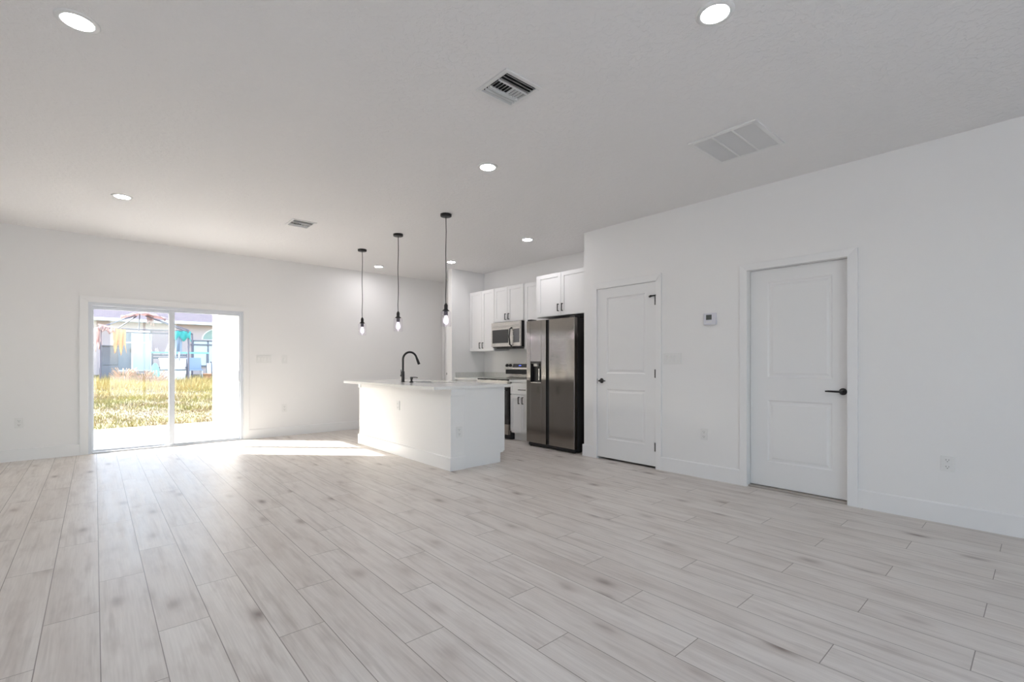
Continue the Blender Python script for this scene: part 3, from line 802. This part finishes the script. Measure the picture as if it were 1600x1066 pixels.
ds = MB().box(FX + .048, FX + .052, DSP[0], DSP[1], DSP[2], DSP[3])
ds.box(FX - .001, FX + .05, DSP[0], DSP[0] + .006, DSP[2], DSP[3]).box(FX - .001, FX + .05, DSP[1] - .006, DSP[1], DSP[2], DSP[3]).box(FX - .001, FX + .05, DSP[0], DSP[1], DSP[3] - .03, DSP[3])
wd = th.part('water_dispenser', ds, M['black_plastic'], dl)
th.part('dispenser_nozzle', MB().box(FX + .004, FX + .045, 4.69, 4.755, 1.125, 1.165), mat('pale_nozzle', (.7, .68, .64), .4), wd, bevel=.004)
th.part('dispenser_tray', MB().box(FX - .002, FX + .05, DSP[0] + .004, DSP[1] - .004, DSP[2], DSP[2] + .008), M['steel_light'], wd)
th.part('dispenser_paddle', MB().box(FX + .03, FX + .046, 4.668, 4.685, .93, 1.09), M['steel_light'], wd, bevel=.002)
th.part('handle_recess', MB().box(FX + .03, FX + .07, 4.454, 4.512, .06, 1.76), M['black_plastic'])
th.part('kick_grille', MB().box(FX + .03, 5.3, F0 + .02, F1 - .02, .012, .056), M['black_plastic'])
for y in (F0 + .045, F1 - .045):
    th.part('hinge_cover', MB().box(FX + .012, FX + .12, y - .04, y + .04, 1.757, 1.785), M['black_plastic'], bevel=.006)
    th.part('foot', MB().lathe([(.0001, 0), (.018, 0), (.018, .02), (.0001, .02)], 16, at=(FX + .05, y, 0)), M['black_plastic'])
    th.part('foot', MB().lathe([(.0001, 0), (.018, 0), (.018, .03), (.0001, .03)], 16, at=(5.28, y, 0)), M['black_plastic'])

# ------------------------------------------------------------------ range
R0, R1 = 5.412, 6.176
th = Thing('kitchen_range', 'stainless electric range with black oven door between base cabinets', 'stove', (5.0, 5.8, 0))
th.part('body', MB().box(4.755, 5.34, R0 + .004, R1 - .004, .03, .905), M['black_plastic'])
th.part('cooktop', MB().box(4.70, 5.28, R0 + .002, R1 - .002, .905, .921), M['black_gloss'], bevel=.003)
th.part('front_trim', MB().box(4.693, 4.755, R0 + .002, R1 - .002, .80, .904), M['steel_light'], bevel=.003)
od = th.part('oven_door', MB().box(4.705, 4.755, R0 + .004, R1 - .004, .245, .79), M['black_gloss'], bevel=.003)
th.part('oven_handle', MB().tube([(4.665, R0 + .05, .75), (4.665, R1 - .05, .75)], .011, 14).tube([(4.665, R0 + .08, .75), (4.71, R0 + .08, .75)], .008, 10).tube([(4.665, R1 - .08, .75), (4.71, R1 - .08, .75)], .008, 10), M['steel_light'], od)
th.part('storage_drawer', MB().box(4.71, 4.755, R0 + .004, R1 - .004, .075, .235), M['steel'], bevel=.003)
th.part('kick_base', MB().box(4.80, 5.3, R0 + .02, R1 - .02, 0, .07), M['black_plastic'])
bg = MB().prism([(5.33, .921), (5.372, .921), (5.372, 1.168), (5.318, 1.168), (5.292, 1.09), (5.292, 1.065), (5.318, 1.05)], 'y', R0, R1)
bgo = th.part('backguard', bg, M['steel_light'], bevel=.003)
th.part('lower_band', MB().box(5.300, 5.33, R0 + .012, R1 - .012, .985, 1.052), M['black_gloss'], bgo)
def onface(z): return 5.292 + (z - 1.09) * (.026 / .078)
pz0, pz1 = 1.098, 1.158
th.part('display_panel', MB().hexa([(onface(pz0) - .003, 5.62, pz0), (onface(pz0) + .004, 5.62, pz0), (onface(pz0) + .004, 5.98, pz0), (onface(pz0) - .003, 5.98, pz0)],
        [(onface(pz1) - .003, 5.62, pz1), (onface(pz1) + .004, 5.62, pz1), (onface(pz1) + .004, 5.98, pz1), (onface(pz1) - .003, 5.98, pz1)]), M['black_gloss'], bgo)
z0, z1 = 1.122, 1.136
th.part('clock_display', MB().hexa([(onface(z0) - .0045, 5.77, z0), (onface(z0), 5.77, z0), (onface(z0), 5.83, z0), (onface(z0) - .0045, 5.83, z0)],
        [(onface(z1) - .0045, 5.77, z1), (onface(z1), 5.77, z1), (onface(z1), 5.83, z1), (onface(z1) - .0045, 5.83, z1)]), M['display_blue'], bgo, label='blue lit clock display')
for y in (6.125, 6.04, 5.56, 5.475):
    k_ = MB().lathe([(.0001, .004), (.029, .004), (.029, -.004), (.023, -.006), (.021, -.026), (.0001, -.027)], 24, 'x', (onface(1.128) - .002, y, 1.128))
    th.part('knob', k_, M['black_plastic'], bgo)
for (x, y, r) in ((4.84, 5.60, .1), (4.84, 5.98, .08), (5.12, 5.60, .08), (5.12, 5.98, .1)):
    th.part('burner_ring', MB().lathe([(r - .003, .9212), (r, .9216), (r + .001, .9212)], 40, at=(x, y, 0)), mat('burner_mark', (.10, .10, .10), .3))

# ------------------------------------------------------------------ over-the-range microwave
W0, W1, MX = 5.449, 6.166, 4.985
th = Thing('microwave_oven', 'stainless over-the-range microwave under the short wall cabinet', 'microwave', (5.18, 5.8, 1.42))
th.part('body', MB().box(MX + .03, KB, W0 + .002, W1 - .002, 1.425, 1.842), M['black_plastic'], bevel=.003)
th.part('front_panel', MB().box(MX, MX + .03, W0, W1, 1.44, 1.835), M['steel_light'], bevel=.003)
dw = th.part('door_window', MB().box(MX - .004, MX + .01, 5.735, 6.135, 1.497, 1.715), mat('smoked_glass', (.05, .05, .05), .15), bevel=.002, label='dark smoked window')
th.part('top_vent', MB().box(MX - .002, MX + .01, W0 + .02, W1 - .02, 1.752, 1.757).box(MX - .002, MX + .01, W0 + .02, W1 - .02, 1.772, 1.776), mat('vent_line', (.25, .24, .23), .5))
th.part('control_pad', MB().box(MX - .003, MX + .01, 5.47, 5.60, 1.497, 1.715), mat('grey_keypad', (.16, .16, .17), .3))
th.part('handle', MB().tube([(MX + .002, 5.655, 1.735), (MX - .035, 5.655, 1.715), (MX - .05, 5.655, 1.59), (MX - .035, 5.655, 1.465), (MX + .002, 5.655, 1.445)], .0125, 14), mat('dark_handle', (.03, .03, .03), .25))
th.part('underside_lamp', MB().box(MX + .06, 5.3, 5.7, 6.1, 1.412, 1.425), M['dark_body'])

# ------------------------------------------------------------------ patio outside the sliding door
GX = 1.735
struct('floor_patio', MB().box(-1.9, 2.1, YB + .13, 11.25, -.16, -.02), M['concrete'], label='pale concrete patio slab outside the glass door')
struct('wall_patio', MB().box(GX, GX + .2, YB + .2, 10.85, -.16, 2.75), M['stucco'], label='white stucco side wall of the covered patio')
struct('ceiling_patio', MB().box(-1.1, GX + .5, YB + .2, 10.9, 2.5, 2.75), M['stucco'], label='white patio roof soffit')
th = Thing('outdoor_outlet', 'slim outdoor outlet cover on the sunny white patio wall', 'power outlet', (GX, 9.17, .43), FACE_X, local=True)
th.part('cover', MB().box(-.035, .035, -.03, 0, -.06, .06), M['plastic'], bevel=.004)
th.part('flap', MB().box(-.028, .028, -.036, -.029, -.052, .052), mat('grey_flap', (.35, .35, .36), .5), bevel=.003)

# ------------------------------------------------------------------ lawn
def ground_z(x, y):
    base = np.interp(y, [8, 11.2, 13, 18, 22, 24, 27, 60], [-.14, -.10, -.02, .16, .32, .42, .66, .75])
    return base + .035 * np.sin(x * 1.3 + y * .9) * np.clip((y - 11.3) / 3, 0, 1) + .02 * np.sin(x * 3.1 - y * 2.3) * np.clip((y - 11.3) / 2, 0, 1)
gx = np.linspace(-26, 30, 113); gy = np.concatenate([np.linspace(8.3, 27, 75), np.linspace(28, 60, 12)])
gv = [(float(a), float(b), float(ground_z(a, b))) for b in gy for a in gx]
nx_ = len(gx); gf = [(i * nx_ + j_, i * nx_ + j_ + 1, (i + 1) * nx_ + j_ + 1, (i + 1) * nx_ + j_) for i in range(len(gy) - 1) for j_ in range(nx_ - 1)]
mb = MB(); mb.add(gv, gf, True); mb.sm = [True] * len(mb.f)
struct('ground', mb, M['lawn'])
struct('ground_front', MB().box(-30, 34, -45, YN - .25, -.30, -.15), mat('pale_bounce_ground', (.74, .70, .66), .8), label='added pale ground bouncing sunlight into the unseen front windows')  # unseen ground, added and kept pale to bounce sunlight onto the ceiling
rng = np.random.default_rng(3)
def blades(name, material, n, xr, yr, hfun, wid, lean):
    x = rng.uniform(*xr, n); y = rng.uniform(*yr, n)
    keep = ~((y < 11.32))
    x, y = x[keep], y[keep]; n = len(x)
    z = ground_z(x, y); hh = hfun(x, y) * rng.uniform(.5, 1.2, n)
    a = rng.uniform(0, 2 * PI, n); l = rng.uniform(0, lean, n) * hh; la = rng.uniform(0, 2 * PI, n)
    w = wid * rng.uniform(.6, 1.3, n)
    A = np.stack([x - w * np.cos(a), y - w * np.sin(a), z - .01], 1); B = np.stack([x + w * np.cos(a), y + w * np.sin(a), z - .01], 1)
    T = np.stack([x + l * np.cos(la), y + l * np.sin(la), z + hh], 1)
    v = np.stack([A, B, T], 1).reshape(-1, 3)
    me = bpy.data.meshes.new(name); me.vertices.add(len(v)); me.vertices.foreach_set('co', v.ravel())
    me.loops.add(len(v)); me.loops.foreach_set('vertex_index', np.arange(len(v), dtype=np.int32))
    me.polygons.add(n); me.polygons.foreach_set('loop_start', np.arange(0, 3 * n, 3, dtype=np.int32))
    me.update(); me.validate(); me.materials.append(material)
    o = bpy.data.objects.new(name, me); C.objects.link(o); return o
def hgt_f(x, y): return np.interp(y, [11.3, 14, 18, 20, 22, 25], [.05, .07, .10, .20, .26, .22]) * (1 + .5 * np.sin(x * 1.7 + y * 2.1))
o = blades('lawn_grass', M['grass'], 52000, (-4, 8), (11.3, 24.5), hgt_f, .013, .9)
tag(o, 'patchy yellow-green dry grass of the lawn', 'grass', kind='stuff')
# tall seeding clumps
def clump(x, y, label, n=70, h=.55):
    v = MB()
    for i in range(n):
        a = random.uniform(0, 2 * PI); r = random.uniform(0, .16); ln = random.uniform(.3, .75) * h; bx, by = x + r * math.cos(a), y + r * math.sin(a)
        z = float(ground_z(bx, by)) - .02; hh = h * random.uniform(.5, 1.05)
        p = [(bx, by, z), (bx + ln * .3 * math.cos(a), by + ln * .3 * math.sin(a), z + hh * .65), (bx + ln * .75 * math.cos(a), by + ln * .75 * math.sin(a), z + hh)]
        v.tube(p, [.004, .005, .011], 4, False)
    o = v.build('dry_grass_clump', M['straw'], None, (x, y, float(ground_z(x, y))))
    tag(o, label, 'grass')
clump(.80, 22.6, 'feathery dry grass clump on the lawn in front of the grey storage panel', h=.62)
clump(1.35, 22.4, 'feathery dry grass clump on the lawn below the pale half of the neighbour door', h=.58)
clump(1.72, 22.2, 'feathery dry grass clump on the lawn left of the white storage totes', h=.60)

# ------------------------------------------------------------------ neighbour house
HY = 28.0; HZ0 = .62
th = Thing('house', 'beige single-storey house with shingle roof beyond the lawn', 'house', (3, HY, HZ0))
th.part('wall', MB().box(-44, 18, HY, HY + 9, HZ0 - .3, 3.09), M['house_wall'])  # unseen left stretch, with its roof, added to block sky glare in the fridge
th.part('roof', MB().add([(-44.6, HY - .6, 3.19), (18.6, HY - .6, 3.19), (18.6, HY + 4.5, 5.40), (-44.6, HY + 4.5, 5.40), (-44.6, HY + 9.6, 3.19), (18.6, HY + 9.6, 3.19)],
        [(0, 1, 2, 3), (3, 2, 5, 4), (0, 3, 4), (1, 5, 2), (0, 4, 5, 1)]), M['shingle'])
th.part('fascia', MB().box(-44.6, 18.6, HY - .62, HY - .5, 3.06, 3.19), M['fascia'])
th.part('soffit', MB().box(-44.6, 18.6, HY - .5, HY, 3.06, 3.10), M['fascia'])
dx0, dx1, dz0, dz1 = .72, 2.02, .80, 2.68
df = th.part('patio_door', MB().box(dx0, dx0 + .05, HY - .06, HY + .02, dz0, dz1).box(dx1 - .05, dx1, HY - .06, HY + .02, dz0, dz1).box(dx0, dx1, HY - .06, HY + .02, dz1 - .07, dz1)
        .box(1.26, 1.33, HY - .08, HY + .02, dz0, dz1).box(dx0, dx1, HY - .05, HY + .02, 2.10, 2.16).box(dx0, dx1, HY - .05, HY + .02, dz0, dz0 + .06), M['fascia'])
th.part('pane', MB().box(dx0 + .05, 1.26, HY - .03, HY - .01, dz0 + .06, dz1 - .07), M['nb_glass'], df, label='grey glazed left panel')
th.part('pane', MB().box(1.33, dx1 - .05, HY - .03, HY - .01, dz0 + .06, dz1 - .07), M['nb_glass_pale'], df, label='pale curtained right panel')
th.part('door_handle', MB().box(1.235, 1.255, HY - .10, HY - .03, 1.68, 1.85), M['black_plastic'], df)
wf = th.part('window', MB().box(3.55, 5.6, HY - .06, HY + .02, 2.26, 2.32).box(3.55, 5.6, HY - .09, HY + .02, 2.06, 2.13).box(3.62, 3.68, HY - .06, HY + .02, 1.0, 2.3).box(4.25, 4.31, HY - .06, HY + .02, 1.0, 2.3).box(3.55, 5.6, HY - .09, HY + .02, 1.0, 1.07), M['slate'])
th.part('blind', MB().box(3.6, 5.6, HY - .03, HY - .01, 1.05, 2.28), M['nb_glass_pale'], wf)
ap = [(4.75 + .68 * math.cos(q * PI / 16), 2.38 + .52 * math.sin(q * PI / 16)) for q in range(17)]
af = th.part('arched_window', MB().prism(ap, 'y', HY - .04, HY + .02), M['nb_arch'])
ao = [(4.75 + .75 * math.cos(q * PI / 16), 2.35 + .60 * math.sin(q * PI / 16)) for q in range(17)]
th.part('arch_surround', MB().prism(ao, 'y', HY - .02, HY + .02), M['fascia'], af)

# ------------------------------------------------------------------ broken gazebo and garden things
GL0, GL1, GR0, GR1 = Vector((.165, 24.0, 0)), Vector((.62, 26.6, 0)), Vector((2.93, 23.7, 0)), Vector((3.40, 26.3, 0))
def gz(v, z=0.0): return (v.x, v.y, float(ground_z(v.x, v.y)) + z)
ZT = 2.55; PK = Vector((1.40, 24.9, 3.24))
th = Thing('gazebo', 'bare bent gazebo frame with torn canopy scraps on the lawn', 'gazebo', gz(GL0))
for v in (GL0, GL1, GR0, GR1): th.part('post', MB().tube([gz(v), (v.x, v.y, ZT)], .032, 8), M['pole'])
for a, b in ((GL0, GR0), (GL1, GR1), (GL0, GL1), (GR0, GR1)): th.part('beam', MB().tube([(a.x, a.y, ZT - .02), ((a.x + b.x) / 2, (a.y + b.y) / 2, ZT - .04), (b.x, b.y, ZT - .03)], .022, 8), M['pole'])
for v in (GL0, GL1, GR0, GR1): th.part('rafter', MB().tube([(v.x, v.y, ZT), tuple(PK + (Vector((v.x, v.y, ZT)) - PK) * .12 + Vector((0, 0, -.02)))], .024, 8), M['pole'])
th.part('king_post', MB().tube([(PK.x - .03, PK.y, ZT - .04), (PK.x, PK.y, PK.z)], .018, 8), M['pole'])
def rag(name, pts_top, drop, m, label, folds=5, nn=14, mm=6, jag=.25, depth=.06):
    """hanging cloth scrap along a top line with wavy folds and a ragged hem; has thickness"""
    p0, p1 = Vector(pts_top[0]), Vector(pts_top[1]); d = p1 - p0; nrm = Vector((-d.y, d.x, 0)).normalized()
    v = []; f = []
    for i in range(nn + 1):
        u = i / nn; ln = drop * (1 - jag * abs(math.sin(u * 7.3 + drop * 5)) - jag * .5 * math.sin(u * 17))
        for k_ in range(mm + 1):
            w = k_ / mm
            q = p0 + d * u + nrm * depth * math.sin(u * folds * 2 * PI + w * 1.5) * (0.3 + w) - Vector((0, 0, ln * w)) + d * (.06 * math.sin(w * 4 + u * 3)) * w
            v.append(tuple(q))
    for i in range(nn):
        for k_ in range(mm):
            a = i * (mm + 1) + k_; f.append((a, a + 1, a + mm + 2, a + mm + 1))
    b = MB().add(v, f, True); o = th.part(name, b, m, label=label)
    s_ = o.modifiers.new('cloth', 'SOLIDIFY'); s_.thickness = .006
    return o
rag('canopy_scrap', ((.10, 23.96, 2.68), (.62, 23.93, 2.58)), .30, M['rag_pink'], 'faded pink canopy scrap on the left corner')
rag('canopy_scrap', ((-.02, 24.0, 2.50), (.20, 24.0, 2.62)), .85, M['rag_pink'], 'pink scrap hanging beside the left post', 2)
rag('canopy_scrap', ((.52, 23.93, 2.55), (.92, 23.9, 2.50)), .95, M['rag_orange'], 'faded orange scrap hanging by the left post', 3)
rag('canopy_scrap', ((2.42, 23.75, 2.52), (3.02, 23.68, 2.50)), .42, M['rag_teal'], 'teal scrap on the right corner', 3)
rag('canopy_scrap', ((2.45, 23.76, 2.3), (2.72, 23.74, 2.3)), .95, M['chair_blue'], 'dark blue scrap under the teal one', 2)
# torn top piece lying over the peak
tp = MB(); v = []; f = []
for i in range(13):
    for k_ in range(5):
        u = (i / 12 - .5) * 1.5; w = (k_ / 4 - .5) * .9
        v.append((PK.x + u + .15, PK.y + w, PK.z + .06 - .28 * abs(u) ** 1.3 - .3 * abs(w) ** 1.6 + .03 * math.sin(i * 2.1 + k_)))
for i in range(12):
    for k_ in range(4): a = i * 5 + k_; f.append((a, a + 5, a + 6, a + 1))
tpo = th.part('canopy_top', tp.add(v, f, True), M['rag_pink'], label='torn pink canopy piece over the peak'); s_ = tpo.modifiers.new('cloth', 'SOLIDIFY'); s_.thickness = .01
rag('mosquito_net', ((1.62, 23.85, 2.50), (2.40, 23.77, 2.48)), 1.15, M['net'], 'sheer pale net', 4, jag=.45)
rag('canopy_scrap', ((1.62, 24.8, 3.20), (1.86, 24.78, 3.16)), .42, M['rag_pink'], 'pale scrap hanging from the peak', 2)

# things under and beside the gazebo
def gbase(x, y): return float(ground_z(x, y)) - .02
th = Thing('storage_cabinet', 'slate grey outdoor storage cabinet behind the left gazebo post', 'cabinet', (.44, 25.2, gbase(.44, 25.2)))
zb = gbase(.44, 25.2)
th.part('body', MB().box(.20, .72, 25.05, 25.5, zb, 1.86), M['slate'], bevel=.01)
th.part('door', MB().box(.215, .705, 25.02, 25.05, zb + .05, zb + .62).box(.215, .705, 25.02, 25.05, zb + .64, 1.83), M['slate'], bevel=.006)
th.part('lid', MB().box(.18, .74, 25.0, 25.52, 1.86, 1.90), M['slate'], bevel=.01)
for i, (z0, z1, lb) in enumerate(((0, .47, 'lower white storage tote with a dark rim at the gazebo'), (.47, .95, 'upper white storage tote stacked on another at the gazebo'))):
    zb = gbase(2.35, 24.3)
    th = Thing('storage_tote', lb, 'storage box', (2.35, 24.3, zb + z0), 0, 'stacked white totes')
    th.part('tub', MB().hexa([(2.06, 24.1, zb + z0), (2.86, 24.1, zb + z0), (2.86, 24.6, zb + z0), (2.06, 24.6, zb + z0)], [(2.02, 24.05, zb + z1 - .035), (2.90, 24.05, zb + z1 - .035), (2.90, 24.65, zb + z1 - .035), (2.02, 24.65, zb + z1 - .035)]), M['tote_white'], bevel=.02)
    th.part('lid', MB().box(2.0, 2.92, 24.03, 24.67, zb + z1 - .035, zb + z1), M['tote_white'] if i else M['slate'], bevel=.01)
zb = gbase(1.9, 24.0)
o = MB().ball((1.84, 24.0, zb + .40), .42, 14, 10, .34, .3, .95).build('tarpaulin_bundle', M['tote_teal'], None, (1.9, 24.0, zb)); tag(o, 'teal tarpaulin bundle standing left of the white totes', 'tarpaulin')
th = Thing('garden_bench', 'dark garden bench back with pale turquoise rail behind the white totes', 'bench', (2.5, 25.4, gbase(2.5, 25.4)))
zb = gbase(2.5, 25.4)
for x in (1.85, 3.1): th.part('leg', MB().box(x - .03, x + .03, 25.36, 25.44, zb, 1.62), M['slate'])
th.part('seat', MB().box(1.82, 3.13, 25.0, 25.42, zb + .42, zb + .47), M['slate'])
for z in (1.36, 1.48): th.part('slat', MB().box(1.85, 3.1, 25.37, 25.41, z, z + .08), M['slate'])
th.part('top_rail', MB().box(1.80, 3.9, 25.34, 25.44, 1.60, 1.67), M['tote_teal'], label='pale turquoise top rail')
th.part('leg', MB().box(3.82, 3.88, 25.36, 25.44, zb, 1.62), M['slate'])
th = Thing('garden_chair', 'grey-blue sling garden chair right of the white totes', 'chair', (3.25, 24.3, gbase(3.25, 24.3)))
zb = gbase(3.25, 24.3)
for x in (3.03, 3.47):
    for y in (24.05, 24.5): th.part('leg', MB().tube([(x, y, zb), (x, y, zb + .45)], .016, 8), M['tote_white'])
th.part('seat', MB().box(3.0, 3.5, 24.02, 24.52, zb + .42, zb + .47), M['chair_blue'], bevel=.01)
th.part('backrest', MB().hexa([(3.0, 24.48, zb + .47), (3.5, 24.48, zb + .47), (3.5, 24.52, zb + .47), (3.0, 24.52, zb + .47)], [(3.0, 24.62, zb + .98), (3.5, 24.62, zb + .98), (3.5, 24.66, zb + .98), (3.0, 24.66, zb + .98)]), M['chair_blue'], bevel=.01)
zb = gbase(3.5, 23.9)
o = MB().lathe([(.0001, zb), (.10, zb), (.13, zb + .1), (.155, zb + .27), (.165, zb + .27), (.165, zb + .32), (.145, zb + .32), (.12, zb + .28), (.0001, zb + .28)], 20, at=(3.60, 23.75, 0)).build('flower_pot', M['terracotta'], None, (3.60, 23.75, zb)); tag(o, 'terracotta pot on the lawn right of the garden chair', 'pot')
zb = gbase(3.75, 24.2)
o = MB().box(3.66, 3.80, 24.15, 24.25, zb, zb + .72).build('white_post', M['tote_white'], None, (3.73, 24.2, zb), .01); tag(o, 'short white post on the lawn right of the terracotta pot', 'post')
th = Thing('waste_bin', 'grey-blue bin on the lawn beside the patio wall edge', 'bin', (4.1, 24.5, gbase(4.1, 24.5)))
zb = gbase(4.1, 24.5)
th.part('body', MB().hexa([(3.92, 24.3, zb), (4.32, 24.3, zb), (4.32, 24.7, zb), (3.92, 24.7, zb)], [(3.88, 24.26, zb + .72), (4.36, 24.26, zb + .72), (4.36, 24.74, zb + .72), (3.88, 24.74, zb + .72)]), M['chair_blue'], bevel=.02)
th.part('lid', MB().box(3.86, 4.38, 24.24, 24.76, zb + .72, zb + .78), M['slate'], bevel=.015)
